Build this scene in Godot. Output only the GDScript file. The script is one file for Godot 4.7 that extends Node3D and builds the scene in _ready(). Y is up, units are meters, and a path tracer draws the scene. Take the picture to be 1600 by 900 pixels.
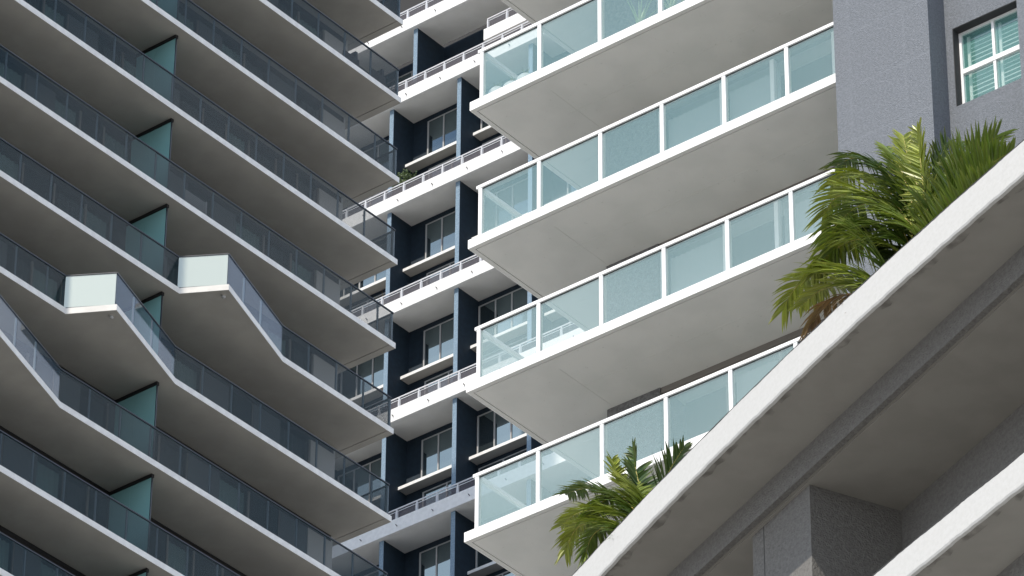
extends Node3D
# Three balcony towers and a parking podium seen from the street with a long lens.

var M := {}
var box_cache := {}
var taken := {}
var rng := RandomNumberGenerator.new()

# ---------------------------------------------------------------- helpers
func numbered(called: String) -> String:
	if not taken.has(called):
		taken[called] = 0
		return called
	taken[called] += 1
	return "%s_%03d" % [called, taken[called]]

func thing(called: String, label: String, category: String, at: Vector3, group := "") -> Node3D:
	var o := Node3D.new()
	o.name = numbered(called)
	add_child(o)
	o.position = at
	o.set_meta("label", label)
	o.set_meta("category", category)
	if group != "":
		o.set_meta("group", group)
	return o

func node(parent: Node3D, called: String, at := Vector3.ZERO) -> Node3D:
	var o := Node3D.new()
	o.name = called
	parent.add_child(o, true)
	o.position = at
	return o

func put(parent: Node3D, called: String, mesh: Mesh, m: Material, at := Vector3.ZERO, turn := 0.0) -> MeshInstance3D:
	var o := MeshInstance3D.new()
	o.name = called
	o.mesh = mesh
	o.material_override = m
	parent.add_child(o, true)
	o.position = at
	o.rotation.y = turn
	return o

func bmesh(size: Vector3) -> Mesh:
	var key := "%.3f,%.3f,%.3f" % [size.x, size.y, size.z]
	if not box_cache.has(key):
		var b := BoxMesh.new()
		b.size = size
		box_cache[key] = b
	return box_cache[key]

# a box from its lowest to its highest corner
func bx(parent: Node3D, called: String, m: Material, lo: Vector3, hi: Vector3) -> MeshInstance3D:
	return put(parent, called, bmesh((hi - lo).abs()), m, (lo + hi) * 0.5)

# a bar between two points of the same height, w across, h high
func bar(parent: Node3D, called: String, m: Material, a: Vector3, b: Vector3, w: float, h: float, trim := 0.0) -> MeshInstance3D:
	var d := b - a
	var turn := atan2(-d.z, d.x)
	return put(parent, called, bmesh(Vector3(snappedf(d.length() - trim, 0.001), h, w)), m, (a + b) * 0.5, turn)

func tri(st: SurfaceTool, a: Vector3, b: Vector3, c: Vector3) -> void:
	st.add_vertex(a)
	st.add_vertex(b)
	st.add_vertex(c)

func quad(st: SurfaceTool, a: Vector3, b: Vector3, c: Vector3, d: Vector3) -> void:
	tri(st, a, b, c)
	tri(st, a, c, d)

func begin() -> SurfaceTool:
	var st := SurfaceTool.new()
	st.begin(Mesh.PRIMITIVE_TRIANGLES)
	st.set_smooth_group(-1)
	return st

func finish(st: SurfaceTool) -> ArrayMesh:
	st.generate_normals()
	return st.commit()

func add_box(st: SurfaceTool, lo: Vector3, hi: Vector3) -> void:
	var p := []
	for i in 8:
		p.append(Vector3(hi.x if i & 1 else lo.x, hi.y if i & 2 else lo.y, hi.z if i & 4 else lo.z))
	for f in [[0, 2, 3, 1], [4, 5, 7, 6], [0, 1, 5, 4], [2, 6, 7, 3], [0, 4, 6, 2], [1, 3, 7, 5]]:
		quad(st, p[f[0]], p[f[1]], p[f[2]], p[f[3]])

# a horizontal plate: the outline in x and z, from y0 up to y1
func plate(outline: PackedVector2Array, y0: float, y1: float) -> ArrayMesh:
	var o := outline
	if Geometry2D.is_polygon_clockwise(o):
		o.reverse()
	var st := begin()
	var t := Geometry2D.triangulate_polygon(o)
	for i in range(0, t.size(), 3):
		var a := o[t[i]]
		var b := o[t[i + 1]]
		var c := o[t[i + 2]]
		if (b - a).cross(c - a) < 0:
			var s := b
			b = c
			c = s
		tri(st, Vector3(a.x, y1, a.y), Vector3(b.x, y1, b.y), Vector3(c.x, y1, c.y))
		tri(st, Vector3(a.x, y0, a.y), Vector3(c.x, y0, c.y), Vector3(b.x, y0, b.y))
	for i in o.size():
		var a := o[i]
		var b := o[(i + 1) % o.size()]
		quad(st, Vector3(a.x, y0, a.y), Vector3(b.x, y0, b.y), Vector3(b.x, y1, b.y), Vector3(a.x, y1, a.y))
	return finish(st)

# a band of thickness w that follows a line in x and z (outer side on the line's left)
func band(line: PackedVector2Array, w: float, y0: float, y1: float) -> ArrayMesh:
	var inner := PackedVector2Array()
	for i in line.size():
		var d0 := (line[i] - line[max(i - 1, 0)]).normalized() if i > 0 else (line[1] - line[0]).normalized()
		var d1 := (line[min(i + 1, line.size() - 1)] - line[i]).normalized() if i < line.size() - 1 else d0
		var n0 := Vector2(-d0.y, d0.x)
		var n1 := Vector2(-d1.y, d1.x)
		var nn := (n0 + n1).normalized()
		inner.append(line[i] + nn * w / maxf(nn.dot(n0), 0.3))
	var o := line.duplicate()
	inner.reverse()
	o.append_array(inner)
	return plate(o, y0, y1)

# ---------------------------------------------------------------- materials
func noise_tex(freq: float, c0: Color, c1: Color, at0 := 0.35, at1 := 0.65, seed_ := 1, size := 512, oct := 4) -> NoiseTexture2D:
	var n := FastNoiseLite.new()
	n.seed = seed_
	n.noise_type = FastNoiseLite.TYPE_SIMPLEX_SMOOTH
	n.frequency = freq
	n.fractal_octaves = oct
	var t := NoiseTexture2D.new()
	t.width = size
	t.height = size
	t.seamless = true
	t.normalize = true
	t.noise = n
	var g := Gradient.new()
	g.offsets = PackedFloat32Array([at0, at1])
	g.colors = PackedColorArray([c0, c1])
	t.color_ramp = g
	return t

func bump_tex(freq: float, seed_: int, strength := 6.0, size := 512, oct := 4) -> NoiseTexture2D:
	var n := FastNoiseLite.new()
	n.seed = seed_
	n.noise_type = FastNoiseLite.TYPE_SIMPLEX_SMOOTH
	n.frequency = freq
	n.fractal_octaves = oct
	var t := NoiseTexture2D.new()
	t.width = size
	t.height = size
	t.seamless = true
	t.as_normal_map = true
	t.bump_strength = strength
	t.noise = n
	return t

# colours are given as linear reflectances
func plain(c: Color, rough := 0.6, metal := 0.0) -> StandardMaterial3D:
	var m := StandardMaterial3D.new()
	m.albedo_color = c.linear_to_srgb()
	m.roughness = rough
	m.metallic = metal
	return m

func glass(c: Color, alpha: float, rough := 0.02) -> StandardMaterial3D:
	var m := plain(c, rough)
	m.albedo_color.a = alpha
	m.transparency = BaseMaterial3D.TRANSPARENCY_ALPHA
	return m

func surfaced(c0: Color, c1: Color, repeat: float, freq: float, rough := 0.8, seed_ := 1, at0 := 0.3, at1 := 0.7) -> StandardMaterial3D:
	var m := StandardMaterial3D.new()
	m.albedo_texture = noise_tex(freq, c0.linear_to_srgb(), c1.linear_to_srgb(), at0, at1, seed_)
	m.roughness = rough
	m.uv1_triplanar = true
	m.uv1_world_triplanar = true
	m.uv1_scale = Vector3.ONE / repeat
	return m

func with_bump(m: StandardMaterial3D, freq: float, scale: float, seed_ := 5, strength := 6.0) -> StandardMaterial3D:
	m.normal_enabled = true
	m.normal_texture = bump_tex(freq, seed_, strength)
	m.normal_scale = scale
	return m

# stains with an outline of their own, laid over the paint
func with_stains(m: StandardMaterial3D, c: Color, freq: float, from: float, to: float, strength: float, seed_: int) -> StandardMaterial3D:
	var cc := c.linear_to_srgb()
	m.detail_enabled = true
	m.detail_blend_mode = BaseMaterial3D.BLEND_MODE_MIX
	m.detail_uv_layer = BaseMaterial3D.DETAIL_UV_1
	m.detail_albedo = noise_tex(freq, Color(cc.r, cc.g, cc.b, 0.0), Color(cc.r, cc.g, cc.b, strength), from, to, seed_, 1024, 5)
	return m

func make_materials() -> void:
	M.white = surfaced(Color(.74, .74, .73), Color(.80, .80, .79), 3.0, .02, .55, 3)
	M.white_rail = plain(Color(.82, .82, .81), .35)
	M.white_rough = with_bump(surfaced(Color(.455, .455, .444), Color(.485, .485, .474), 1.7, .04, .85, 4), .06, .08, 6, 3.0)
	M.white_rough = with_stains(M.white_rough, Color(.34, .33, .30), .03, .74, .88, .4, 71)
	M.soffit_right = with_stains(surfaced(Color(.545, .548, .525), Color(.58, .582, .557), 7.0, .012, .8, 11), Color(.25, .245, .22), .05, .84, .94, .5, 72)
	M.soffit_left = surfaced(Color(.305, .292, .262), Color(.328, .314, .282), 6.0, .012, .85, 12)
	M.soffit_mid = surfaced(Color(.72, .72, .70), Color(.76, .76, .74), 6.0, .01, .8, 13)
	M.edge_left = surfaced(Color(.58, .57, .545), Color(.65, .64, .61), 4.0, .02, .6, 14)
	M.ledge_under = plain(Color(.50, .47, .43), .8)
	M.navy = surfaced(Color(.004, .015, .028), Color(.006, .020, .036), 3.0, .02, .75, 15)
	M.navy_edge = with_bump(surfaced(Color(.17, .25, .33), Color(.23, .32, .41), 1.5, .03, .8, 16), .08, .6, 17)
	M.grey_stucco = with_bump(surfaced(Color(.160, .176, .197), Color(.195, .211, .235), 1.1, .035, .9, 18), .09, 1.1, 19, 8.0)
	M.grey_wall = with_bump(surfaced(Color(.13, .13, .13), Color(.18, .18, .18), 1.5, .03, .9, 20), .07, 1.2, 21, 8.0)
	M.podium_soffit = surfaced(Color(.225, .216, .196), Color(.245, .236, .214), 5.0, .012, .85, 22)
	M.podium_stucco = with_bump(with_stains(surfaced(Color(.125, .122, .116), Color(.165, .16, .152), 1.3, .035, .9, 23), Color(.07, .065, .055), .018, .66, .82, .5, 73), .07, .9, 24, 6.0)
	M.drip_stain = with_stains(surfaced(Color(.225, .216, .196), Color(.245, .236, .214), 5.0, .012, .85, 22), Color(.10, .095, .083), .012, .45, .75, .75, 74)
	M.membrane = plain(Color(.03, .03, .03), .8)
	M.frame_light = plain(Color(.42, .42, .42), .4)
	M.frame_brown = plain(Color(.17, .155, .14), .45)
	M.frame_white = plain(Color(.80, .80, .79), .35)
	M.rail_steel = plain(Color(.62, .63, .66), .35)
	M.dark_rail = plain(Color(.012, .016, .024), .35)
	M.black = plain(Color(.006, .006, .007), .6)
	M.post_left = plain(Color(.15, .20, .24), .35)
	M.rail_glass = glass(Color(.008, .026, .033), .36)
	M.rail_glass.metallic_specular = .21
	M.bump_glass = glass(Color(.03, .075, .12), .24)
	M.bump_glass.metallic_specular = .36
	M.sun_glass = plain(Color(.56, .61, .55), .12, .28)
	M.teal_glass = glass(Color(.27, .44, .44), .23)
	M.divider_glass = plain(Color(.21, .42, .43), .35)
	M.window_glass = glass(Color(.008, .02, .024), .55)
	M.window_clear = glass(Color(.008, .02, .024), .12)
	M.window_clear.metallic_specular = .2
	M.window_dark = plain(Color(.012, .02, .025), .06)
	M.window_teal = plain(Color(.165, .215, .235), .03, .88)
	M.shutter_glass = glass(Color(.25, .62, .56), .16)
	M.curtain_pale = surfaced(Color(.17, .28, .28), Color(.22, .33, .33), 1.0, .02, .9, 25)
	M.curtain_grey = surfaced(Color(.05, .065, .072), Color(.075, .092, .10), 1.0, .02, .9, 26)
	M.curtain_white = surfaced(Color(.52, .54, .54), Color(.62, .64, .63), 1.0, .02, .9, 28)
	M.blind = plain(Color(.60, .66, .66), .8)
	M.panel_grey = plain(Color(.055, .066, .074), .7)
	M.panel_pale = plain(Color(.36, .36, .35), .7)
	M.interior = plain(Color(.035, .035, .035), .9)
	M.body_dark = plain(Color(.06, .065, .07), .8)
	M.body_grey = plain(Color(.16, .165, .18), .85)
	M.shutter = plain(Color(.60, .63, .62), .5)
	var mesh := plain(Color(.085, .08, .095), .6)
	mesh.albedo_color.a = .62
	mesh.transparency = BaseMaterial3D.TRANSPARENCY_ALPHA
	M.mesh_panel = mesh
	M.reveal_dark = plain(Color(.035, .035, .037), .8)  # near-black, puts the shade of the window reveal into the colour
	M.spout = plain(Color(.10, .10, .11), .5)
	M.pot_white = plain(Color(.72, .74, .73), .5)
	M.pot_dark = plain(Color(.06, .055, .05), .7)
	M.wicker = plain(Color(.34, .27, .20), .8)
	M.dark_chair = plain(Color(.05, .045, .045), .7)
	M.ground = surfaced(Color(.36, .35, .325), Color(.48, .465, .43), 60.0, .02, .95, 30)
	M.roof = plain(Color(.4, .4, .38), .9)
	var leaf := StandardMaterial3D.new()
	leaf.vertex_color_use_as_albedo = true
	leaf.albedo_color = Color.WHITE
	leaf.roughness = .38
	leaf.backlight_enabled = true
	leaf.backlight = Color(.35, .40, .12)
	M.leaf = leaf
	M.rachis = plain(Color(.34, .29, .06), .5)
	M.rachis_dry = plain(Color(.20, .13, .06), .7)
	M.trunk = surfaced(Color(.13, .10, .07), Color(.22, .18, .13), .5, .05, .9, 31)
	M.soil = plain(Color(.05, .04, .03), .95)
	M.dome = plain(Color(.30, .30, .29), .25)

func cloud_cover() -> ImageTexture:
	var n := FastNoiseLite.new()
	n.seed = 8
	n.noise_type = FastNoiseLite.TYPE_SIMPLEX_SMOOTH
	n.frequency = 2.6
	n.fractal_octaves = 6
	n.fractal_gain = .58
	var w := 768
	var h := 384
	var im := Image.create(w, h, false, Image.FORMAT_RGBA8)
	for y in h:
		var lat := (0.5 - (y + 0.5) / h) * PI
		if lat < -0.05:
			continue
		for x in w:
			var lon := (x + 0.5) / w * TAU
			var d := Vector3(cos(lat) * sin(lon), sin(lat), cos(lat) * cos(lon))
			var q := d / (absf(d.y) + 0.35) * 1.1
			var v := n.get_noise_3dv(q)
			var a := clampf((v + 0.02) * 3.2, 0.0, 1.0)
			im.set_pixel(x, y, Color(1, .985, .96, a * .85))
	return ImageTexture.create_from_image(im)

# ---------------------------------------------------------------- the tower of dark glass balconies
const L_LEN := 25.0

func left_outline(k: int, inset: float) -> PackedVector2Array:
	var p := PackedVector2Array()
	p.append(Vector2(-inset, L_LEN))
	if k >= 4 and k <= 7:
		var s := 4.4 * (k - 4)
		p.append(Vector2(-inset, 9.34 + s + inset * .6))
		p.append(Vector2(1.21 - inset * 1.2, 8.63 + s - inset * .1))
		p.append(Vector2(-inset, 4.93 + s + inset * .1))
	p.append(Vector2(-inset, inset * 1.2))
	return p

func left_tower() -> void:
	var t := thing("apartment_tower", "apartment tower with dark glass balcony railings, zigzag corners and grey-brown soffits", "tower", Vector3(-78.79, 0, -91.9))
	bx(t, "tower_core", M.body_dark, Vector3(-16, 0, .55), Vector3(-2.3, 99, L_LEN + .4))
	rng.seed = 41
	for k in range(-2, 9):
		var yb := 93.42 - 3.0 * (k + 1)
		var top := yb + .18
		# slab with a drip groove near its far end
		var line := left_outline(k, 0.0)
		var pl := PackedVector2Array()
		for q in line:
			pl.append(q)
		pl[pl.size() - 1] = Vector2(0, .27)
		pl.append(Vector2(-2.45, .27))
		pl.append(Vector2(-2.45, L_LEN))
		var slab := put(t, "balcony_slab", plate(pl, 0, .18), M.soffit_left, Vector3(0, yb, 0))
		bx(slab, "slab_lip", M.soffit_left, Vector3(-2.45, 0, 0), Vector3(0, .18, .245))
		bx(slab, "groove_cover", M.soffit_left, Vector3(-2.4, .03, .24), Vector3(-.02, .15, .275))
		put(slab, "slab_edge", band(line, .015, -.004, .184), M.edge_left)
		# railing
		var rail := node(t, "balcony_railing", Vector3(0, top, 0))
		var rl := left_outline(k, .055)
		var off := rng.randf_range(.15, 1.1)
		for i in rl.size() - 1:
			var a := Vector3(rl[i].x, 0, rl[i].y)
			var b := Vector3(rl[i + 1].x, 0, rl[i + 1].y)
			var d := (b - a).normalized()
			var length := a.distance_to(b)
			var inward := Vector3(d.z, 0, -d.x)
			if inward.x > 0:
				inward = -inward
			bar(rail, "handrail", M.dark_rail, a + Vector3(0, 1.07, 0), b + Vector3(0, 1.07, 0), .05, .035)
			var facet := absf(d.x) > .6
			var slope := absf(d.x) > .1 and not facet
			var cuts := [0.0]
			if not facet:
				var c := off if i == 0 else 1.22
				while c < length - .35:
					cuts.append(c)
					c += 1.22
			cuts.append(length)
			for j in cuts.size() - 1:
				var p := a + d * float(cuts[j])
				var q := a + d * float(cuts[j + 1])
				bar(rail, "glass_pane", M.sun_glass if facet else (M.bump_glass if slope else M.rail_glass), p + Vector3(0, .525, 0), q + Vector3(0, .525, 0), .014, 1.05, .012)
				if j > 0:
					bx(rail, "post", M.post_left, p + inward * .045 + Vector3(-.022, 0, -.022), p + inward * .045 + Vector3(.022, 1.05, .022))
			if facet:
				bar(rail, "shoe_channel", M.dark_rail, a + Vector3(0, .012, 0), b + Vector3(0, .012, 0), .035, .024)
		# the short end of the railing
		var e := rl[rl.size() - 1]
		bx(rail, "corner_post", M.post_left, Vector3(e.x - .09, 0, e.y - .03), Vector3(e.x - .03, 1.05, e.y + .03))
		bar(rail, "handrail", M.dark_rail, Vector3(-1.86, 1.07, e.y), Vector3(e.x, 1.07, e.y), .05, .035)
		for j in 2:
			bar(rail, "glass_pane", M.rail_glass, Vector3(-1.86 + j * .86, .525, e.y), Vector3(-1.86 + (j + 1) * .86, .525, e.y), .014, 1.05, .012)
		# window wall at the back of the balcony
		var w := node(t, "window_wall", Vector3(-1.88, top, 0))
		bx(w, "header", M.black, Vector3(-.3, 2.62, .5), Vector3(.02, 2.818, L_LEN))
		bx(w, "end_wall", M.panel_pale, Vector3(-.42, 0, .42), Vector3(.015, 2.816, 1.5))
		var z := 1.52
		var kind := rng.randi_range(0, 3)
		while z < L_LEN - 1.3:
			var wide := rng.randf_range(.95, 1.35)
			kind = (kind + rng.randi_range(1, 3)) % 4
			if kind == 0:
				bx(w, "wall_panel", M.panel_grey, Vector3(-.3, 0, z), Vector3(.005, 2.615, z + wide))
			else:
				bx(w, "window_pane", M.window_dark if kind == 3 else M.window_clear, Vector3(-.06, .08, z + .03), Vector3(-.04, 2.58, z + wide - .03))
				bx(w, "window_frame", M.frame_brown, Vector3(-.08, .08, z - .03), Vector3(-.01, 2.615, z + .03))
				if kind == 1:
					pleats(w, "curtain", M.curtain_pale, Vector3(-.2, .1, z + .04), wide - .08, 2.5, .05, Vector3(0, 0, 1))
				elif kind == 2:
					pleats(w, "curtain", M.curtain_grey, Vector3(-.2, .1, z + .04), wide * rng.randf_range(.5, .9), 2.5, .05, Vector3(0, 0, 1))
			z += wide
		# frosted glass screen between two flats
		var dv := node(t, "balcony_divider", Vector3(0, top, 9.69))
		bx(dv, "frosted_pane", M.divider_glass, Vector3(-1.1, .05, -.012), Vector3(-.33, 2.72, .012))
		bx(dv, "frosted_pane", M.divider_glass, Vector3(-1.86, .05, -.012), Vector3(-1.108, 2.72, .012))
		bx(dv, "top_channel", M.black, Vector3(-1.86, 2.715, -.05), Vector3(-.29, 2.815, .05))
		bx(dv, "edge_trim", M.dark_rail, Vector3(-.33, .02, -.02), Vector3(-.305, 2.715, .02))
		# small dome camera under the pointed corners
		if k >= 4 and k <= 5:
			var s := 4.4 * (k - 4)
			var dome := SphereMesh.new()
			dome.radius = .065
			dome.height = .13
			dome.radial_segments = 16
			dome.rings = 8
			var cam := put(t, "dome_camera", dome, M.dome, Vector3(.93, yb - .045, 8.51 + s))
			var ring := CylinderMesh.new()
			ring.top_radius = .08
			ring.bottom_radius = .075
			ring.height = .03
			ring.radial_segments = 20
			put(cam, "mount_ring", ring, M.soffit_left, Vector3(0, .032, 0))

# a hanging cloth with pleats: at = lower corner, along = its direction
func pleats(parent: Node3D, called: String, m: Material, at: Vector3, wide: float, high: float, depth: float, along: Vector3) -> MeshInstance3D:
	var key := "pleat%.2f,%.2f,%d" % [snappedf(wide, .1), high, int(along.x)]
	if not box_cache.has(key):
		var st := begin()
		var ww := snappedf(wide, .1)
		var n := maxi(4, int(ww / .17) * 2)
		var across := Vector3(-along.z, 0, along.x)
		for i in n:
			var a := along * (ww * i / n) + across * (depth * .5 * (1 if i % 2 else -1))
			var b := along * (ww * (i + 1) / n) + across * (depth * .5 * (-1 if i % 2 else 1))
			quad(st, a, b, b + Vector3(0, high, 0), a + Vector3(0, high, 0))
		box_cache[key] = finish(st)
	return put(parent, called, box_cache[key], m, at)

# ---------------------------------------------------------------- the white balcony building with the grey wall
func right_building() -> void:
	var t := thing("balcony_building", "white apartment building with pale teal glass balconies and a grey stucco wall", "building", Vector3(-45.11, 0, -54.54))
	bx(t, "building_core", M.interior, Vector3(2.75, 0, -18), Vector3(30, 66, -2.6))
	rng.seed = 17
	var posts := [.22, 1.54, 2.9, 4.24, 5.57, 6.89, 8.2]
	for k in range(-1, 5):
		var yb := 53.39 - 3.0 * k
		var top := yb + .18
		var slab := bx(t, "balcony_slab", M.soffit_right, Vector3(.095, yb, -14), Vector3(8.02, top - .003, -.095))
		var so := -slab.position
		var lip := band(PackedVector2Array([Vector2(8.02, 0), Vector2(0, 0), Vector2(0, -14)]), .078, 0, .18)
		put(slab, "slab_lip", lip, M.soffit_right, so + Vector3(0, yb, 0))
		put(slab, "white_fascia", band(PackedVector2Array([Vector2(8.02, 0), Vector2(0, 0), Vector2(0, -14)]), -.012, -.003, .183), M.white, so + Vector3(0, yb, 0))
		bx(slab, "groove_cover", M.soffit_right, so + Vector3(.07, yb + .02, -14), so + Vector3(8.01, top - .01, -.07))
		for q in [[1.3 + .2 * (k % 3), 7.6, -1.16 + .05 * k], [.5, 3.2 + k * .3, -2.5]]:
			bx(slab, "formwork_ridge", M.soffit_right, so + Vector3(q[0], yb - .004, q[2]), so + Vector3(q[1], yb + .01, q[2] + .007))
		bx(slab, "formwork_ridge", M.soffit_right, so + Vector3(1.5 + .1 * k, yb - .004, -2.4), so + Vector3(1.507 + .1 * k, yb + .01, -.4))
		# railing
		var rail := node(t, "balcony_railing", Vector3(0, top, 0))
		bx(rail, "handrail", M.white_rail, Vector3(.14, 1.05, -.105), Vector3(8.02, 1.11, -.015))
		bx(rail, "rail_black_strip", M.black, Vector3(.25, 1.032, -.07), Vector3(8.02, 1.05, -.05))  # black strip between the handrail and the glass
		for i in posts.size():
			bx(rail, "post", M.white_rail, Vector3(posts[i] - .037, 0, -.10), Vector3(posts[i] + .037, 1.05, -.025))
			if i > 0:
				bx(rail, "glass_pane", M.teal_glass, Vector3(posts[i - 1] + .038, .0, -.066), Vector3(posts[i] - .038, 1.032, -.054))
		bx(rail, "handrail", M.white_rail, Vector3(.14, 1.05, -8), Vector3(.23, 1.11, -.106))
		for i in 6:
			var z := -.1 - 1.33 * (i + 1)
			bx(rail, "post", M.white_rail, Vector3(.15, 0, z - .037), Vector3(.22, 1.05, z + .037))
			bx(rail, "glass_pane", M.teal_glass, Vector3(.18, 0, z + .038), Vector3(.192, 1.045, z + 1.33 - .04))
		# wall and sliding doors behind the balcony
		bx(t, "corner_wall", M.grey_wall, Vector3(1.56, top, -2.6), Vector3(2.71, yb + 2.998, -1.92))
		bx(t, "side_wall", M.grey_wall, Vector3(1.58, top, -14), Vector3(2.7, yb + 2.996, -2.601))
		var w := node(t, "window_wall", Vector3(2.71, top, -2.0))
		bx(w, "door_header", M.frame_brown, Vector3(0, 2.70, -.12), Vector3(5.35, 2.816, .06))
		var x := .0
		var n := 0
		while x < 5.2:
			var wide: float = [1.36, 1.1, 1.33, 1.2, .9][n % 5]
			bx(w, "door_frame", M.frame_brown if k > 2 else M.frame_white, Vector3(x, .0, -.08), Vector3(x + .085, 2.70, .03))
			bx(w, "door_pane", M.window_clear, Vector3(x + .076, .02, -.05), Vector3(x + wide - .002, 2.70, -.03))
			if (n + k) % 3 != 0:
				for j in int(wide / .11):
					var s := put(w, "blind_slat", bmesh(Vector3(.1, 2.55, .006)), M.blind, Vector3(x + .1 + j * .11, 1.35, -.22), .45)
					s.rotation.y = .5
			elif (n + k) % 2 == 0:
				pleats(w, "curtain", M.curtain_white, Vector3(x + .1, .05, -.25), wide * .6, 2.6, .06, Vector3(1, 0, 0))
			x += wide
			n += 1
	# the grey wall: a pilaster and the recessed wall beside it
	bx(t, "pilaster", M.grey_stucco, Vector3(8.03, 0, -2.5), Vector3(9.92, 62, .19))
	bx(t, "pilaster", M.grey_stucco, Vector3(11.637, 0, -2.5), Vector3(13.537, 62, .19))
	# recessed wall with one window opening
	var st := begin()
	var wz0 := -.66
	var wz1 := -.30
	var x0 := 10.06
	var x1 := 11.62
	var y0 := 49.08
	var y1 := 50.675
	add_box(st, Vector3(9.921, 0, wz0), Vector3(x0, 62, wz1))
	add_box(st, Vector3(x1, 0, wz0), Vector3(11.687, 62, wz1))
	add_box(st, Vector3(x0, 0, wz0), Vector3(x1, y0, wz1))
	add_box(st, Vector3(x0, y1, wz0), Vector3(x1, 62, wz1))
	put(t, "recessed_wall", finish(st), M.grey_stucco)
	var w := node(t, "shuttered_window", Vector3(x0, y0, wz1 - .20))
	var ww := x1 - x0
	var hh := y1 - y0
	bx(w, "frame", M.frame_white, Vector3(.001, .001, -.03), Vector3(.06, hh - .001, .03))
	bx(w, "frame", M.frame_white, Vector3(ww - .06, .001, -.03), Vector3(ww - .001, hh - .001, .03))
	bx(w, "frame", M.frame_white, Vector3(.061, .001, -.028), Vector3(ww - .061, .05, .028))
	bx(w, "frame", M.frame_white, Vector3(.061, hh - .045, -.028), Vector3(ww - .061, hh - .001, .028))
	bx(w, "sill", M.frame_white, Vector3(.002, -.018, -.02), Vector3(ww - .002, .0, .19))
	bx(w, "transom", M.frame_white, Vector3(.061, .735, -.03), Vector3(ww - .061, .775, .04))
	bx(w, "transom", M.frame_white, Vector3(.061, .79, -.03), Vector3(ww - .061, .83, .032))
	bx(w, "mullion", M.frame_white, Vector3(.655, .051, -.025), Vector3(.705, .734, .03))
	bx(w, "mullion", M.frame_white, Vector3(.655, .831, -.025), Vector3(.705, hh - .046, .03))
	for r in [[.062, .654, .052, .733], [.706, ww - .062, .052, .733], [.062, .654, .832, hh - .047], [.706, ww - .062, .832, hh - .047]]:
		bx(w, "pane", M.shutter_glass, Vector3(r[0], r[2], -.004), Vector3(r[1], r[3], .004))
	for c in [[.08, .66], [.70, ww - .07]]:
		for p in [c[0], c[1] - .055]:
			bx(w, "shutter_stile", M.shutter, Vector3(p, .03, -.14), Vector3(p + .055, hh - .03, -.11))
		var y := .085
		while y < hh - .06:
			var s := put(w, "shutter_slat", bmesh(Vector3(c[1] - c[0] - .115, .098, .009)), M.shutter, Vector3((c[0] + c[1]) * .5, y, -.125))
			s.rotation.x = -.75
			y += .088
	bx(w, "reveal_shade", M.reveal_dark, Vector3(.001, hh - .012, .031), Vector3(ww - .001, hh - .001, .197))  # dark strips added to paint in shade on the reveal's top and left
	bx(w, "reveal_shade", M.reveal_dark, Vector3(.001, .001, .031), Vector3(.012, hh - .013, .197))
	bx(w, "reveal_back", M.interior, Vector3(-.02, -.02, -.30), Vector3(ww + .02, hh + .02, -.28))

# ---------------------------------------------------------------- the navy tower behind
const MID_X := -115.17
const MID_SOFFIT := [134.5, 130.58, 124.98, 119.37, 113.77, 108.18, 102.58]
const MID_DIV := [-7.76, -3.88, 0.0, 3.88, 7.9, 11.78]

func mid_railing(t: Node3D, x0: float, x1: float, y: float, z: float, high: float, first: float) -> void:
	var rail := node(t, "balcony_railing", Vector3(0, y, z))
	bx(rail, "handrail", M.rail_steel, Vector3(x0, high - .05, -.03), Vector3(x1, high, .02))
	bx(rail, "middle_rail", M.rail_steel, Vector3(x0, high - .165, -.02), Vector3(x1, high - .135, .01))
	var x := first
	while x < x1 + .01:
		bx(rail, "post", M.rail_steel, Vector3(x - .03, 0, -.035), Vector3(x + .03, high - .05, .015))
		if x + 1.05 < x1 + .5:
			var a := x + .07
			var b := minf(x + 1.03, x1)
			bx(rail, "mesh_panel", M.mesh_panel, Vector3(a, .03, -.014), Vector3(b, high - .166, -.006))
			bx(rail, "panel_frame", M.rail_steel, Vector3(a - .012, 0, -.018), Vector3(a + .006, high - .166, -.002))
			bx(rail, "panel_frame", M.rail_steel, Vector3(b - .006, 0, -.018), Vector3(b + .012, high - .166, -.002))
		x += 1.1

func mid_window(t: Node3D, called: String, x0: float, y0: float, y1: float, z: float, n: int, wide: float) -> void:
	var w := node(t, called, Vector3(x0, y0, z))
	var h := y1 - y0
	for i in n + 1:
		bx(w, "mullion", M.frame_light, Vector3(i * wide - .035, 0, 0), Vector3(i * wide + .035, h, .07))
	bx(w, "top_frame", M.frame_light, Vector3(-.034, h, 0), Vector3(n * wide + .034, h + .05, .068))
	for i in n:
		bx(w, "pane", M.window_teal, Vector3(i * wide + .036, 0, .02), Vector3((i + 1) * wide - .036, h - .001, .035))

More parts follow.
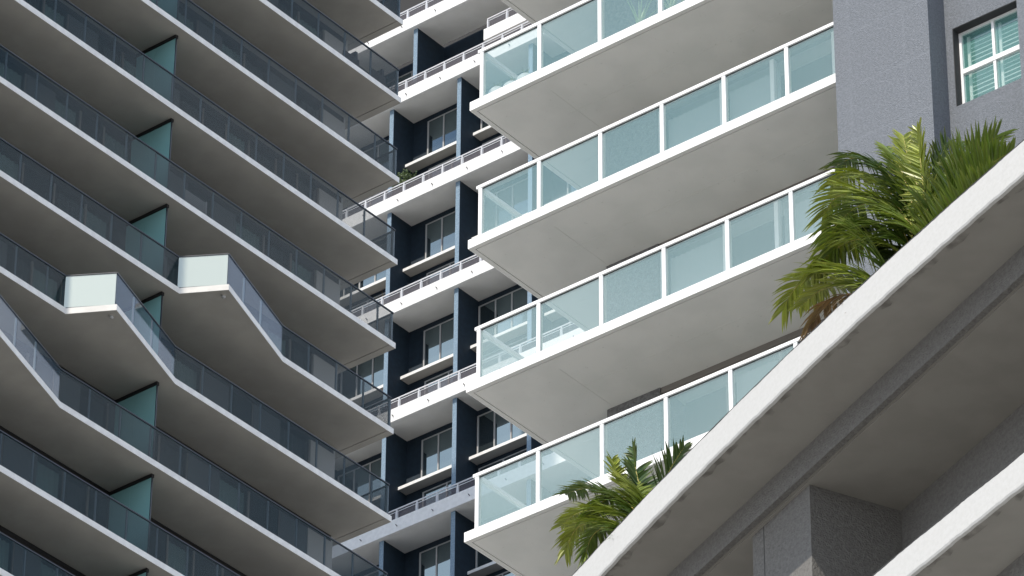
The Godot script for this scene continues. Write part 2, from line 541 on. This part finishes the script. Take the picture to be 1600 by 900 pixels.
func mid_tower() -> void:
	var t := thing("navy_tower", "navy blue apartment tower with bright white balcony edges and grey mesh railings", "tower", Vector3(MID_X, 0, -133.4))
	bx(t, "tower_core", M.interior, Vector3(-22, 0, -18), Vector3(26, 140, -2.65))
	for f in MID_SOFFIT.size():
		var yb: float = MID_SOFFIT[f]
		var up := .64
		var left := -16.0
		var right := 22.0
		var slab := bx(t, "balcony_slab", M.soffit_mid, Vector3(left, yb, -1.9), Vector3(right, yb + .2, -.151))
		bx(slab, "white_upstand", M.white, Vector3(left, yb - .003, -.15) - slab.position, Vector3(right, yb + up, 0) - slab.position)
		mid_railing(t, left, right, yb + up, -.06, .52, 1.04 - 1.1 * 15)
		var x := -14.9 + (f % 2) * .35
		while x < 14:
			var c := CylinderMesh.new()
			c.top_radius = .022
			c.bottom_radius = .022
			c.height = .12
			c.radial_segments = 8
			var s := put(t, "drain_spout", c, M.spout, Vector3(x, yb + .27, .045))
			s.rotation.x = 1.25
			x += 1.96
		# the storey below this slab
		if f == MID_SOFFIT.size() - 1:
			continue
		var below: float = MID_SOFFIT[f + 1]
		if f == 0:
			bx(t, "back_wall", M.navy, Vector3(-16, below + .2, -2.6), Vector3(22, yb, -2.08))
			for d in [-6.46, -2.58, 1.3 + 3.0 * 3.88]:
				divider(t, d, below + .2, yb, -2.08)
			divider(t, 1.3, below + .2, yb, -2.08)
			mid_window(t, "window", 3.9, below + 1.3, yb - .55, -2.08, 3, .9)
			mid_window(t, "window", -2.1, below + 1.3, yb - .55, -2.08, 3, .9)
			continue
		bx(t, "back_wall", M.navy, Vector3(-16, below + .2, -1.949), Vector3(22, yb, -1.6))
		for i in MID_DIV.size():
			var d: float = MID_DIV[i]
			divider(t, d, below + .2, yb, -1.6)
			if i == MID_DIV.size() - 1:
				continue
			var nx: float = MID_DIV[i + 1]
			var lx := d + .225
			var ledge_y := yb - 2.71
			var wx := d + 1.12
			if i % 2 == 1:
				wx = d + .30
			var lg := bx(t, "window_ledge", M.ledge_under, Vector3(lx, ledge_y, -1.6), Vector3(nx - .002, ledge_y + .139, -1.08))
			bx(lg, "ledge_edge", M.white, Vector3(lx + .001, ledge_y - .002, -1.08) - lg.position, Vector3(nx - .003, ledge_y + .141, -1.06) - lg.position)
			mid_window(t, "window", wx, ledge_y + .14, yb - .36, -1.6, 3, .9)
			mid_window(t, "sliding_door", wx + .1, below + .21, ledge_y - .3, -1.6, 2, 1.3)
	# short balcony box between two storeys
	var b := bx(t, "balcony_box", M.ledge_under, Vector3(5.17, 132.25, -2.07), Vector3(22, 132.45, -.62))
	bx(b, "white_upstand", M.white, Vector3(5.15, 132.247, -.62) - b.position, Vector3(22, 132.85, -.45) - b.position)
	mid_railing(t, 5.3, 22, 132.85, -.52, .56, 5.32)

func divider(t: Node3D, x: float, y0: float, y1: float, back: float) -> void:
	var d := bx(t, "fin_wall", M.navy, Vector3(x, y0, back), Vector3(x + .22, y1 - .001, -.23))
	bx(d, "fin_edge", M.navy_edge, Vector3(x - .002, y0, -.23) - d.position, Vector3(x + .222, y1 - .001, -.21) - d.position)

# ---------------------------------------------------------------- the tower that shades the foot of the navy tower, outside the frame
func neighbour_tower() -> void:
	var t := thing("neighbour_tower", "plain pale apartment tower standing beyond the left edge", "tower", Vector3(-124, 0, -78))
	bx(t, "tower_body", M.panel_pale, Vector3(-20, 0, -13), Vector3(18, 160.4, 12))
	bx(t, "roof", M.roof, Vector3(-20.2, 160.4, -13.2), Vector3(18.2, 160.9, 12.2))
	for k in range(1, 46):
		bx(t, "window_band", M.window_teal, Vector3(-19, k * 3.1, -13.05), Vector3(17, k * 3.1 + 1.5, -13.001))

# ---------------------------------------------------------------- the podium with planters
const PC := Vector3(-29.495, 35.0, -42.128)
const PE := Vector3(-.9167, 0, -.39958)
const PN := Vector3(-.39958, 0, .9167)

func off(a: float) -> float:
	return .055 - .0048 * a * a

# local podium axes: x along the edge, z outwards
func podium() -> Node3D:
	var t := thing("parking_podium", "weathered white concrete podium edge with grey soffits and a stucco pier", "podium", Vector3(PC.x, 0, PC.z))
	t.basis = Basis(PE, Vector3.UP, PN)
	if t.basis.determinant() < 0:
		t.basis = Basis(-PE, Vector3.UP, PN)
	return t

func build_podium() -> void:
	var t := podium()
	var sx := 1.0 if t.basis.x.dot(PE) > 0 else -1.0
	for lv in [0, 1]:
		var y0: float = [35.0, 30.92][lv]
		var hgt: float = [.45, .39][lv]
		# slab, its outline follows the slightly bowed edge
		var o := PackedVector2Array()
		for i in 41:
			var a := -13.0 + 26.0 * i / 40
			o.append(Vector2(a * sx, off(a) - .03))
		o.append(Vector2(13 * sx, -3.2))
		o.append(Vector2(-13 * sx, -3.2))
		var slab := put(t, "podium_slab", plate(o, 0, .25), M.podium_soffit, Vector3(0, y0, 0))
		# the plastered edge, a little uneven along both arrises
		rng.seed = 90 + lv
		var st := begin()
		var n := 420
		var prev := []
		for i in n + 1:
			var a := -13.0 + 26.0 * i / n
			var j0 := rng.randf_range(-.004, .003) + .003 * sin(a * 7.0) + .003 * sin(a * 17.0 + 2.0)
			var j1 := rng.randf_range(-.003, .003) + .004 * sin(a * 5.0 + 1.0)
			var bulge := .001 * sin(a * 2.1)
			var w := off(a)
			var cur := [Vector3(a * sx, j0 - .015, w - .06), Vector3(a * sx, j0 - .015, w + bulge - .012), Vector3(a * sx, j0 + .012, w + bulge), Vector3(a * sx, hgt * .5, w + bulge * .6), Vector3(a * sx, hgt - .012 + j1, w + bulge), Vector3(a * sx, hgt + j1, w + bulge - .014), Vector3(a * sx, hgt + j1, w - .16), Vector3(a * sx, .26, w - .16)]
			if i > 0:
				for q in cur.size() - 1:
					quad(st, prev[q], cur[q], cur[q + 1], prev[q + 1])
			prev = cur
		put(slab, "plastered_edge", finish(st), M.white_rough)
		var mem := PackedVector2Array()
		for i in 41:
			var a := -13.0 + 26.0 * i / 40
			mem.append(Vector2(a * sx, off(a) - .012))
		var edge := PackedVector2Array()
		for i in 131:
			var a := -13.0 + 26.0 * i / 130
			edge.append(Vector2(a * sx, off(a) - .055))
		for i in range(130, -1, -1):
			var a := -13.0 + 26.0 * i / 130
			edge.append(Vector2(a * sx, off(a) - .11 - rng.randf_range(0, .09)))
		put(slab, "drip_stain", plate(edge, -.004, .01), M.drip_stain)
		put(slab, "roof_membrane", band(mem, -.14 * sx, hgt + .004, hgt + .022), M.membrane)
		# lowered ceiling behind the edge
		var drop := .375
		var ceiling := bx(t, "bulkhead", M.podium_stucco, Vector3(-13, y0 - drop, -.97), Vector3(13, y0 - .001, -.88))
		bx(ceiling, "bulkhead_soffit", M.podium_soffit, Vector3(-13, y0 - drop - .002, -3.2) - ceiling.position, Vector3(13, y0 - .02, -1.02) - ceiling.position)
		bx(ceiling, "joint_cover", M.podium_soffit, Vector3(-13, y0 - drop + .02, -1.03) - ceiling.position, Vector3(13, y0 - .02, -.96) - ceiling.position)
		bx(t, "back_wall", M.podium_stucco, Vector3(-13, y0 - 4.08 + .25, -3.19), Vector3(13, y0 - drop - .003, -2.43))
		var c0 := minf(1.52 * sx, 2.97 * sx)
		var c1 := maxf(1.52 * sx, 2.97 * sx)
		var pier := bx(t, "pier", M.podium_stucco, Vector3(c0, y0 - 4.08 + .25, -2.43), Vector3(c1, y0 - drop - .003, -1.06))
		bx(pier, "movement_joint", M.membrane, Vector3(2.68 * sx - .006, y0 - 4.0, -1.06) - pier.position, Vector3(2.68 * sx + .006, y0 - drop - .01, -1.057) - pier.position)
	bx(t, "podium_core", M.body_grey, Vector3(-13, 0, -20), Vector3(13, 35.2, -3.2))
	bx(t, "lower_wall", M.panel_pale, Vector3(-13, 0, -3.1), Vector3(13, 26.8, -1.6))

# ---------------------------------------------------------------- palms
# pts: the midrib from base to tip in the podium's axes
func frond(palm: Node3D, pts: Array, leaf_len: float, count: int, hue: Color, tip_hue: Color, droop: float, lift: float, dry := false) -> void:
	var curve := Curve3D.new()
	curve.bake_interval = .02
	var v := []
	for p in pts:
		v.append(PC + PE * p.x + Vector3.UP * p.y + PN * p.z - palm.position)
	for i in v.size():
		var tan: Vector3 = (v[mini(i + 1, v.size() - 1)] - v[maxi(i - 1, 0)]) / 6.0
		curve.add_point(v[i], -tan, tan)
	var length := curve.get_baked_length()
	# midrib
	var rs := begin()
	rs.set_smooth_group(0)
	var last := []
	for i in 25:
		var s := length * i / 24
		var c := curve.sample_baked(s, true)
		var d := (curve.sample_baked(minf(s + .02, length), true) - curve.sample_baked(maxf(s - .02, 0), true)).normalized()
		var side := d.cross(Vector3.UP).normalized()
		var nn := side.cross(d).normalized()
		var r := lerpf(.022, .004, float(i) / 24)
		var ring := []
		for j in 6:
			var g := TAU * j / 6
			ring.append(c + side * cos(g) * r + nn * sin(g) * r)
		if i > 0:
			for j in 6:
				quad(rs, last[j], last[(j + 1) % 6], ring[(j + 1) % 6], ring[j])
		last = ring
	# leaflets
	var st := begin()
	for i in int(count * 1.25):
		var u := .16 + .84 * float(i) / (int(count * 1.25) - 1)
		var s := length * u
		var c := curve.sample_baked(s, true)
		var d := (curve.sample_baked(minf(s + .02, length), true) - curve.sample_baked(maxf(s - .02, 0), true)).normalized()
		var side := d.cross(Vector3.UP)
		if side.length() < .25:
			side = d.cross(PN)
		side = side.normalized()
		var nn := side.cross(d).normalized()
		for sg in [-1.0, 1.0]:
			if dry and rng.randf() < .25:
				continue
			var fwd := lerpf(.55, 1.5, u * u) + rng.randf_range(-.22, .22)
			var dir: Vector3 = (side * sg + d * fwd + nn * (lift + rng.randf_range(-.3, .3))).normalized()
			var ll := leaf_len * 1.15 * (.55 + .45 * sin(PI * pow(u, .7))) * rng.randf_range(.85, 1.1)
			if u > .9:
				ll *= .8
			var w := .0215 * rng.randf_range(.8, 1.2)
			var across := dir.cross(nn).normalized()
			var tw := rng.randf_range(-.5, .5)
			across = across.rotated(dir, tw)
			var base := hue.lerp(tip_hue, clampf(u * 1.1 - .1 + rng.randf_range(-.25, .25), 0, 1)) * rng.randf_range(.95, 1.6)
			base.a = 1.0
			var tipc := base.lerp(Color(.30, .25, .08), rng.randf_range(0, .45))
			tipc.a = 1.0
			var dr := droop * rng.randf_range(.6, 1.5)
			var p0 := []
			for q in 5:
				var f := float(q) / 4
				var pos: Vector3 = c + dir * ll * f + Vector3.DOWN * dr * ll * f * f
				var wd: float = w * [.55, 1.0, .95, .6, .06][q]
				var fold: Vector3 = across.cross(dir).normalized() * wd * .55
				p0.append([pos - across * wd, pos - fold, pos + across * wd, base.lerp(tipc, f * f)])
			for q in 4:
				var A: Array = p0[q]
				var B: Array = p0[q + 1]
				for h in 2:
					st.set_color(A[3])
					st.add_vertex(A[h])
					st.set_color(B[3])
					st.add_vertex(B[h])
					st.add_vertex(B[h + 1])
					st.set_color(A[3])
					st.add_vertex(A[h])
					st.set_color(B[3])
					st.add_vertex(B[h + 1])
					st.set_color(A[3])
					st.add_vertex(A[h + 1])
	var fr := put(palm, "frond", finish(st), M.leaf)
	if dry:
		fr.set_meta("label", "withered brown frond hanging over the edge")
	put(fr, "midrib", finish(rs), M.rachis_dry if dry else M.rachis)

func palm_root(called: String, label: String, a: float, y: float, b: float) -> Node3D:
	var at := PC + PE * a + PN * b
	at.y = 35.26
	var t := thing(called, label, "palm", at, "palms planted behind the podium edge")
	for i in 3:
		var c := CylinderMesh.new()
		c.bottom_radius = .075
		c.top_radius = .05
		c.height = y + .12
		c.radial_segments = 10
		var s := put(t, "stem", c, M.trunk, Vector3(.16 * cos(i * 2.1), (y + .12) * .5, .16 * sin(i * 2.1)))
		s.rotation.x = .12 * sin(i * 2.1)
		s.rotation.z = -.12 * cos(i * 2.1)
	return t

func leafy(parent: Node3D, called: String, centre: Vector3, size: Vector3, count: int, leaf: float, c0: Color, c1: Color) -> void:
	var st := begin()
	for i in count:
		var d := Vector3(rng.randfn(0, .45), rng.randfn(0, .45), rng.randfn(0, .45)).limit_length(1.15)
		var p := centre + d * size
		var a := Vector3(rng.randf_range(-1, 1), rng.randf_range(-.4, 1), rng.randf_range(-1, 1)).normalized()
		var b := a.cross(Vector3(rng.randf_range(-1, 1), rng.randf_range(-1, 1), rng.randf_range(-1, 1))).normalized()
		var l := leaf * rng.randf_range(.6, 1.3)
		var c := c0.lerp(c1, rng.randf())
		c.a = 1
		st.set_color(c)
		quad(st, p, p + a * l * .5 + b * l * .28, p + a * l, p + a * l * .5 - b * l * .28)
	var o := put(parent, called, finish(st), M.leaf)
	o.set_meta("kind", "stuff")

func blades(parent: Node3D, called: String, base: Vector3, high: float, count: int, wide: float, spread: float, c0: Color, c1: Color) -> void:
	var st := begin()
	for i in count:
		var g := TAU * i / count + rng.randf_range(-.3, .3)
		var out := Vector3(cos(g), 0, sin(g))
		var side := Vector3(-sin(g), 0, cos(g))
		var h := high * rng.randf_range(.6, 1.0)
		var sp := spread * rng.randf_range(.3, 1.2)
		var c := c0.lerp(c1, rng.randf())
		c.a = 1
		st.set_color(c)
		var last := []
		for q in 5:
			var f := float(q) / 4
			var p := base + Vector3.UP * h * f + out * sp * f * f
			var w: float = wide * [.7, 1.0, .9, .6, .05][q]
			var cur := [p - side * w, p + side * w]
			if q > 0:
				quad(st, last[0], last[1], cur[1], cur[0])
			last = cur
	put(parent, called, finish(st), M.leaf)

func lathe(profile: Array, seg := 20) -> ArrayMesh:
	var st := begin()
	st.set_smooth_group(0)
	for i in profile.size() - 1:
		for j in seg:
			var a := TAU * j / seg
			var b := TAU * (j + 1) / seg
			var p: Vector2 = profile[i]
			var q: Vector2 = profile[i + 1]
			quad(st, Vector3(p.x * cos(a), p.y, p.x * sin(a)), Vector3(q.x * cos(a), q.y, q.x * sin(a)), Vector3(q.x * cos(b), q.y, q.x * sin(b)), Vector3(p.x * cos(b), p.y, p.x * sin(b)))
	return finish(st)

func balcony_things() -> void:
	rng.seed = 5
	# plants on the navy tower
	var b := thing("potted_shrub", "bushy green shrub in a pot behind the mesh railing of the navy tower", "plant", Vector3(-114.45, 125.18, -133.95))
	put(b, "pot", lathe([Vector2(0, 0), Vector2(.16, 0), Vector2(.22, .4), Vector2(.19, .4), Vector2(.18, .36), Vector2(0, .36)]), M.pot_dark)
	put(b, "stem", lathe([Vector2(.02, .3), Vector2(.015, .9), Vector2(0, 1.2)], 6), M.trunk)
	leafy(b, "foliage", Vector3(.05, 1.2, .12), Vector3(.62, .62, .4), 620, .15, Color(.05, .085, .03), Color(.15, .19, .09))
	var y := thing("potted_yucca", "spiky yellow-green plant behind the railing near the dark tower's end", "plant", Vector3(-115.4, 119.57, -133.8))
	put(y, "pot", lathe([Vector2(0, 0), Vector2(.14, 0), Vector2(.18, .3), Vector2(.15, .3), Vector2(0, .28)]), M.pot_dark)
	blades(y, "leaves", Vector3(0, .3, 0), 1.0, 22, .025, .5, Color(.16, .14, .05), Color(.30, .26, .10))
	var c := thing("wicker_chair", "tan wicker chair with rounded back on the navy tower's lowest balcony", "chair", Vector3(-113.9, 108.38, -133.95))
	var back := begin()
	for i in 12:
		var a0 := PI * i / 12
		var a1 := PI * (i + 1) / 12
		for r in [[.30, .34]]:
			quad(back, Vector3(cos(a0) * r[0], .5 + sin(a0) * .42, 0), Vector3(cos(a0) * r[1], .5 + sin(a0) * .47, .02), Vector3(cos(a1) * r[1], .5 + sin(a1) * .47, .02), Vector3(cos(a1) * r[0], .5 + sin(a1) * .42, 0))
			quad(back, Vector3(cos(a0) * r[0], .5 + sin(a0) * .42, 0), Vector3(cos(a1) * r[0], .5 + sin(a1) * .42, 0), Vector3(cos(a1) * .28, .42, -.03), Vector3(cos(a0) * .28, .42, -.03))
	put(c, "backrest", finish(back), M.wicker, Vector3(0, 0, .2))
	bx(c, "seat", M.wicker, Vector3(-.3, .36, -.32), Vector3(.3, .44, .2))
	for q in [Vector2(-.26, -.28), Vector2(.26, -.28), Vector2(-.26, .16), Vector2(.26, .16)]:
		bx(c, "leg", M.wicker, Vector3(q.x - .02, 0, q.y - .02), Vector3(q.x + .02, .36, q.y + .02))
	# round white planters at the corner of the uppermost teal balcony
	var spots := [Vector3(-44.83, 53.57, -54.95), Vector3(-44.52, 53.57, -54.98), Vector3(-44.18, 53.57, -54.95)]
	var words := ["white round planter nearest the corner of the upper teal balcony", "white round planter in the middle of three on the upper teal balcony", "white round planter farthest from the corner of the upper teal balcony"]
	for i in 3:
		var p := thing("round_planter", words[i], "planter", spots[i], "round planters on the upper teal balcony")
		put(p, "bowl", lathe([Vector2(0, 0), Vector2(.10, 0), Vector2(.165, .1), Vector2(.185, .22), Vector2(.16, .34), Vector2(.11, .40), Vector2(.10, .39), Vector2(0, .36)]), M.pot_white)
		blades(p, "leaves", Vector3(0, .36, 0), .22, 10, .014, .12, Color(.10, .15, .05), Color(.25, .25, .10))
	var tall := ["taller spiky plant standing behind the top teal balcony glass", "spiky plant beside the taller one behind the top teal balcony glass"]
	for i in 2:
		var p := thing("agave_plant", tall[i], "plant", [Vector3(-41.8, 53.57, -55.2), Vector3(-41.1, 53.57, -55.2)][i], "spiky plants on the upper teal balcony")
		put(p, "pot", lathe([Vector2(0, 0), Vector2(.15, 0), Vector2(.2, .35), Vector2(.17, .35), Vector2(0, .32)]), M.pot_white)
		blades(p, "leaves", Vector3(0, .33, 0), .85 - i * .1, 18, .02, .4, Color(.22, .32, .16), Color(.40, .46, .28))
	# furniture on the dark tower
	for i in 2:
		var f := thing("lounge_chair", ["dark lounge chair behind the last glass pane of the upper dark balcony", "dark lounge chair beside another behind dark balcony glass"][i], "chair", [Vector3(-79.45, 90.6, -91.1), Vector3(-79.5, 90.6, -89.9)][i], "lounge chairs on the dark tower")
		bx(f, "seat", M.dark_chair, Vector3(-.35, .3, -.35), Vector3(.35, .45, .35))
		bx(f, "backrest", M.dark_chair, Vector3(-.35, .451, -.35), Vector3(.35, .95, -.25))
		bx(f, "armrest", M.dark_chair, Vector3(-.42, .3, -.35), Vector3(-.351, .62, .35))
		bx(f, "armrest", M.dark_chair, Vector3(.351, .3, -.35), Vector3(.42, .62, .35))
		for q in [Vector2(-.3, -.3), Vector2(.3, -.3), Vector2(-.3, .3), Vector2(.3, .3)]:
			bx(f, "leg", M.dark_chair, Vector3(q.x - .025, 0, q.y - .025), Vector3(q.x + .025, .3, q.y + .025))
	var d := thing("drying_rack", "pale slatted drying rack leaning behind dark balcony glass", "rack", Vector3(-79.25, 81.6, -83.5))
	for i in 9:
		bx(d, "slat", M.panel_pale, Vector3(-.02, .38 + i * .06, -.5), Vector3(.0, .41 + i * .06, .5))
	for z in [-.5, .46]:
		bx(d, "leg", M.panel_pale, Vector3(-.025, 0, z), Vector3(.005, .95, z + .04))

func palms() -> void:
	rng.seed = 77
	var g1 := Color(.045, .085, .012)
	var g2 := Color(.11, .16, .02)
	var yl := Color(.20, .23, .025)
	var dk := Color(.02, .045, .008)  # dark green, deepened to paint shade into the gaps between leaflets
	var br := Color(.17, .10, .045)
	var t := palm_root("palm_clump", "large green palm clump spilling over the podium edge below the shuttered window", -1.9, .55, -.62)
	var r := Vector3(-1.92, .62, -.6)
	frond(t, [r, Vector3(-2.28, 0.82, -0.5), Vector3(-2.26, 1, -0.47), Vector3(-1.77, 1.64, -0.43), Vector3(-1.34, 2.11, -0.4), Vector3(-0.87, 2.47, -0.37), Vector3(-0.49, 2.58, -0.33), Vector3(-0.28, 2.46, -0.3)], 0.62, 64, g2, yl, 0.35, 0.25)
	frond(t, [r, Vector3(-2.37, 0.8, -0.6), Vector3(-2.3, 1.18, -0.58), Vector3(-2.24, 1.63, -0.56), Vector3(-2.24, 1.95, -0.54), Vector3(-2.24, 2.3, -0.52), Vector3(-2.25, 2.58, -0.5)], 0.42, 60, g2, yl, 0.1, 0.3)
	frond(t, [r, Vector3(-1.75, 0.58, -0.4), Vector3(-1.6, 0.91, -0.35), Vector3(-1.44, 1.25, -0.3), Vector3(-1.21, 1.62, -0.25), Vector3(-0.91, 1.88, -0.2)], 0.5, 52, g1, g2, 0.25, 0.3)
	frond(t, [r, Vector3(-1.52, 0.62, -0.4), Vector3(-1.23, 0.92, -0.38), Vector3(-0.64, 1.36, -0.35), Vector3(-0.1, 1.67, -0.33), Vector3(0.35, 1.78, -0.3), Vector3(0.57, 1.71, -0.28), Vector3(0.69, 1.58, -0.25)], 0.5, 66, g2, yl, 0.35, 0.25)
	frond(t, [r, Vector3(-2.34, 0.99, -0.7), Vector3(-2.69, 1.29, -0.75), Vector3(-2.96, 1.45, -0.8), Vector3(-3.33, 1.53, -0.85), Vector3(-3.71, 1.49, -0.9)], 0.55, 56, g1, g2, 0.15, 0.5)
	frond(t, [r, Vector3(-2.07, 1.09, -0.8), Vector3(-2.38, 1.6, -0.88), Vector3(-2.61, 1.92, -0.95), Vector3(-2.88, 2.09, -1.03), Vector3(-3.08, 2.17, -1.1)], 0.6, 56, g1, g2, 0.1, 0.45)
	frond(t, [r, Vector3(-1.4, 0.49, -0.35), Vector3(-0.99, 0.81, -0.32), Vector3(-0.59, 1.02, -0.3), Vector3(-0.3, 1.05, -0.27), Vector3(-0.07, 0.96, -0.25), Vector3(0.07, 0.81, -0.22)], 0.38, 44, br, br, 0.8, -0.1, true)
	frond(t, [r, Vector3(-1.52, 0.57, -0.4), Vector3(-1.01, 0.95, -0.36), Vector3(-0.53, 1.23, -0.32), Vector3(-0.1, 1.38, -0.29), Vector3(0.25, 1.36, -0.25)], 0.4, 52, g1, yl, 0.35, 0.2)
	frond(t, [r, Vector3(-1.9, 1.07, -0.7), Vector3(-1.77, 1.56, -0.66), Vector3(-1.51, 2.25, -0.62), Vector3(-1.15, 2.78, -0.58), Vector3(-0.69, 3.17, -0.54), Vector3(-0.33, 3.27, -0.5)], 0.55, 64, dk, g1, 0.45, 0.25)
	frond(t, [r, Vector3(-1.98, 0.85, -0.5), Vector3(-1.79, 1.44, -0.46), Vector3(-1.43, 1.96, -0.42), Vector3(-0.97, 2.19, -0.38), Vector3(-0.53, 2.17, -0.34), Vector3(-0.3, 2, -0.3)], 0.55, 60, g1, g2, 0.45, 0.2)
	frond(t, [r, Vector3(-1.9, 1.07, -0.7), Vector3(-1.75, 1.65, -0.73), Vector3(-1.57, 2.21, -0.75), Vector3(-1.35, 2.75, -0.77), Vector3(-1.05, 3.18, -0.8)], 0.5, 56, g1, g2, 0.3, 0.3)
	frond(t, [r, Vector3(-2.06, 0.84, -0.45), Vector3(-1.71, 1.32, -0.41), Vector3(-1.3, 1.71, -0.37), Vector3(-0.81, 1.85, -0.32), Vector3(-0.45, 1.76, -0.28)], 0.5, 56, g1, g2, 0.5, 0.2)
	frond(t, [r, Vector3(-2.64, 0.8, -0.55), Vector3(-3.19, 0.89, -0.53), Vector3(-3.65, 0.93, -0.52), Vector3(-4.04, 0.9, -0.5)], 0.45, 50, g2, g2, 0.1, 0.45)
	frond(t, [r, Vector3(-1.99, 1.01, -0.55), Vector3(-1.66, 1.88, -0.51), Vector3(-1.22, 2.5, -0.48), Vector3(-0.76, 2.86, -0.44), Vector3(-0.35, 2.92, -0.4)], 0.55, 60, g1, yl, 0.5, 0.25)
	frond(t, [r, Vector3(-1.96, 0.84, -0.42), Vector3(-1.45, 1.35, -0.38), Vector3(-0.92, 1.7, -0.35), Vector3(-0.44, 1.79, -0.31), Vector3(-0.05, 1.67, -0.27)], 0.5, 58, g2, yl, 0.5, 0.2)
	frond(t, [r, Vector3(-2.34, 1.16, -0.8), Vector3(-2.39, 1.69, -0.87), Vector3(-2.39, 2.08, -0.93), Vector3(-2.46, 2.4, -1)], 0.5, 52, g1, g2, 0.15, 0.4)
	frond(t, [r, Vector3(-2.05, 1.02, -0.7), Vector3(-1.91, 1.74, -0.73), Vector3(-1.72, 2.36, -0.75), Vector3(-1.56, 2.79, -0.77), Vector3(-1.46, 3.1, -0.8)], 0.45, 56, g2, yl, 0.2, 0.3)
	frond(t, [r, Vector3(-1.91, 1.17, -0.9), Vector3(-1.88, 1.74, -0.95), Vector3(-1.78, 2.21, -1), Vector3(-1.88, 2.56, -1.05), Vector3(-1.97, 2.77, -1.1)], 0.5, 56, dk, g1, 0.2, 0.3)
	var s := palm_root("palm_clump", "smaller yellow-green palm clump over the podium edge near the lowest teal balcony", 4.55, .3, -.55)
	r = Vector3(4.55, .25, -.52)
	frond(s, [r, Vector3(4.6, 0.24, -0.4), Vector3(5.25, 0.77, -0.38), Vector3(5.56, 1.02, -0.35), Vector3(5.93, 1.22, -0.33), Vector3(6.29, 1.34, -0.3), Vector3(6.48, 1.25, -0.27), Vector3(6.58, 1.08, -0.25)], 0.4, 60, g2, yl, 0.4, 0.3)
	frond(s, [r, Vector3(4.69, 0.22, -0.35), Vector3(5.19, 0.71, -0.32), Vector3(5.6, 0.94, -0.29), Vector3(5.85, 0.93, -0.26), Vector3(5.96, 0.76, -0.23), Vector3(5.98, 0.56, -0.2)], 0.34, 54, g1, g2, 0.4, 0.2)
	frond(s, [r, Vector3(4.6, 0.56, -0.5), Vector3(4.87, 0.93, -0.47), Vector3(5.12, 1.26, -0.45), Vector3(5.39, 1.67, -0.42), Vector3(5.52, 1.99, -0.4)], 0.4, 52, g1, yl, 0.15, 0.35)
	frond(s, [r, Vector3(4.61, 0.6, -0.6), Vector3(4.98, 1.1, -0.6), Vector3(5.15, 1.49, -0.6), Vector3(5.25, 1.84, -0.6), Vector3(5.29, 2.1, -0.6)], 0.4, 48, dk, g1, 0.1, 0.3)
	frond(s, [r, Vector3(4.6, 0.52, -0.5), Vector3(4.6, 0.99, -0.6), Vector3(4.49, 1.36, -0.7), Vector3(4.27, 1.63, -0.8)], 0.42, 34, dk, g1, 0.1, 0.4)
	frond(s, [r, Vector3(4.78, 0.51, -0.5), Vector3(5.12, 0.98, -0.45), Vector3(5.52, 1.42, -0.4), Vector3(6.1, 1.86, -0.35), Vector3(6.67, 2.07, -0.3)], 0.45, 56, dk, g1, 0.3, 0.3)
	frond(s, [r, Vector3(4.6, 0.31, -0.4), Vector3(4.91, 0.72, -0.38), Vector3(5.4, 1.09, -0.36), Vector3(5.9, 1.4, -0.34), Vector3(6.41, 1.61, -0.32), Vector3(6.78, 1.63, -0.3)], 0.42, 56, g2, yl, 0.35, 0.3)
	frond(s, [r, Vector3(4.6, 0.52, -0.5), Vector3(4.77, 0.98, -0.48), Vector3(5.06, 1.33, -0.47), Vector3(5.31, 1.61, -0.45)], 0.4, 50, g2, yl, 0.2, 0.35)
	frond(s, [r, Vector3(4.51, 0.29, -0.4), Vector3(4.96, 0.97, -0.36), Vector3(5.34, 1.31, -0.32), Vector3(5.72, 1.36, -0.29), Vector3(5.96, 1.27, -0.25)], 0.4, 54, g1, g2, 0.4, 0.2)

# ---------------------------------------------------------------- scene
func _ready() -> void:
	var cam := Camera3D.new()
	cam.name = "camera"
	add_child(cam)
	cam.transform = Transform3D(Basis(Vector3(0.779799, 0.005702, -0.626004), Vector3(0.347552, 0.82776, 0.440478), Vector3(0.520693, -0.561053, 0.643505)).orthonormalized(), Vector3(0, 1.6, 0))
	cam.fov = 6.72513
	cam.near = 1.0
	cam.far = 3000.0
	cam.current = true
	var env := Environment.new()
	env.background_mode = Environment.BG_SKY
	var sm := ProceduralSkyMaterial.new()
	sm.sky_top_color = Color(.36, .50, .70)
	sm.sky_horizon_color = Color(.80, .845, .89)
	sm.sky_curve = .42
	sm.ground_bottom_color = Color(.36, .36, .35)
	sm.ground_horizon_color = Color(.55, .58, .60)
	sm.sun_angle_max = 20.0
	sm.sky_cover = cloud_cover()
	sm.sky_cover_modulate = Color(1, 1, 1, 1)
	var sky := Sky.new()
	sky.sky_material = sm
	env.sky = sky
	env.tonemap_mode = Environment.TONE_MAPPER_LINEAR
	env.tonemap_exposure = 1.62
	env.sdfgi_enabled = true
	env.ssao_enabled = true
	env.ssil_enabled = true
	var we := WorldEnvironment.new()
	we.name = "world"
	we.environment = env
	add_child(we)
	var sun := DirectionalLight3D.new()
	sun.name = "sun"
	sun.light_energy = .92
	sun.light_color = Color(1.0, .965, .91)
	sun.light_angular_distance = .5
	sun.shadow_enabled = true
	add_child(sun)
	sun.look_at_from_position(Vector3.ZERO, Vector3(.004, -.766, -.643), Vector3.UP)
	make_materials()
	var ground := put(self, "ground", bmesh(Vector3(1600, .5, 1600)), M.ground, Vector3(-60, -.25, -60))
	ground.set_meta("kind", "structure")
	left_tower()
	right_building()
	mid_tower()
	neighbour_tower()
	build_podium()
	palms()
	balcony_things()
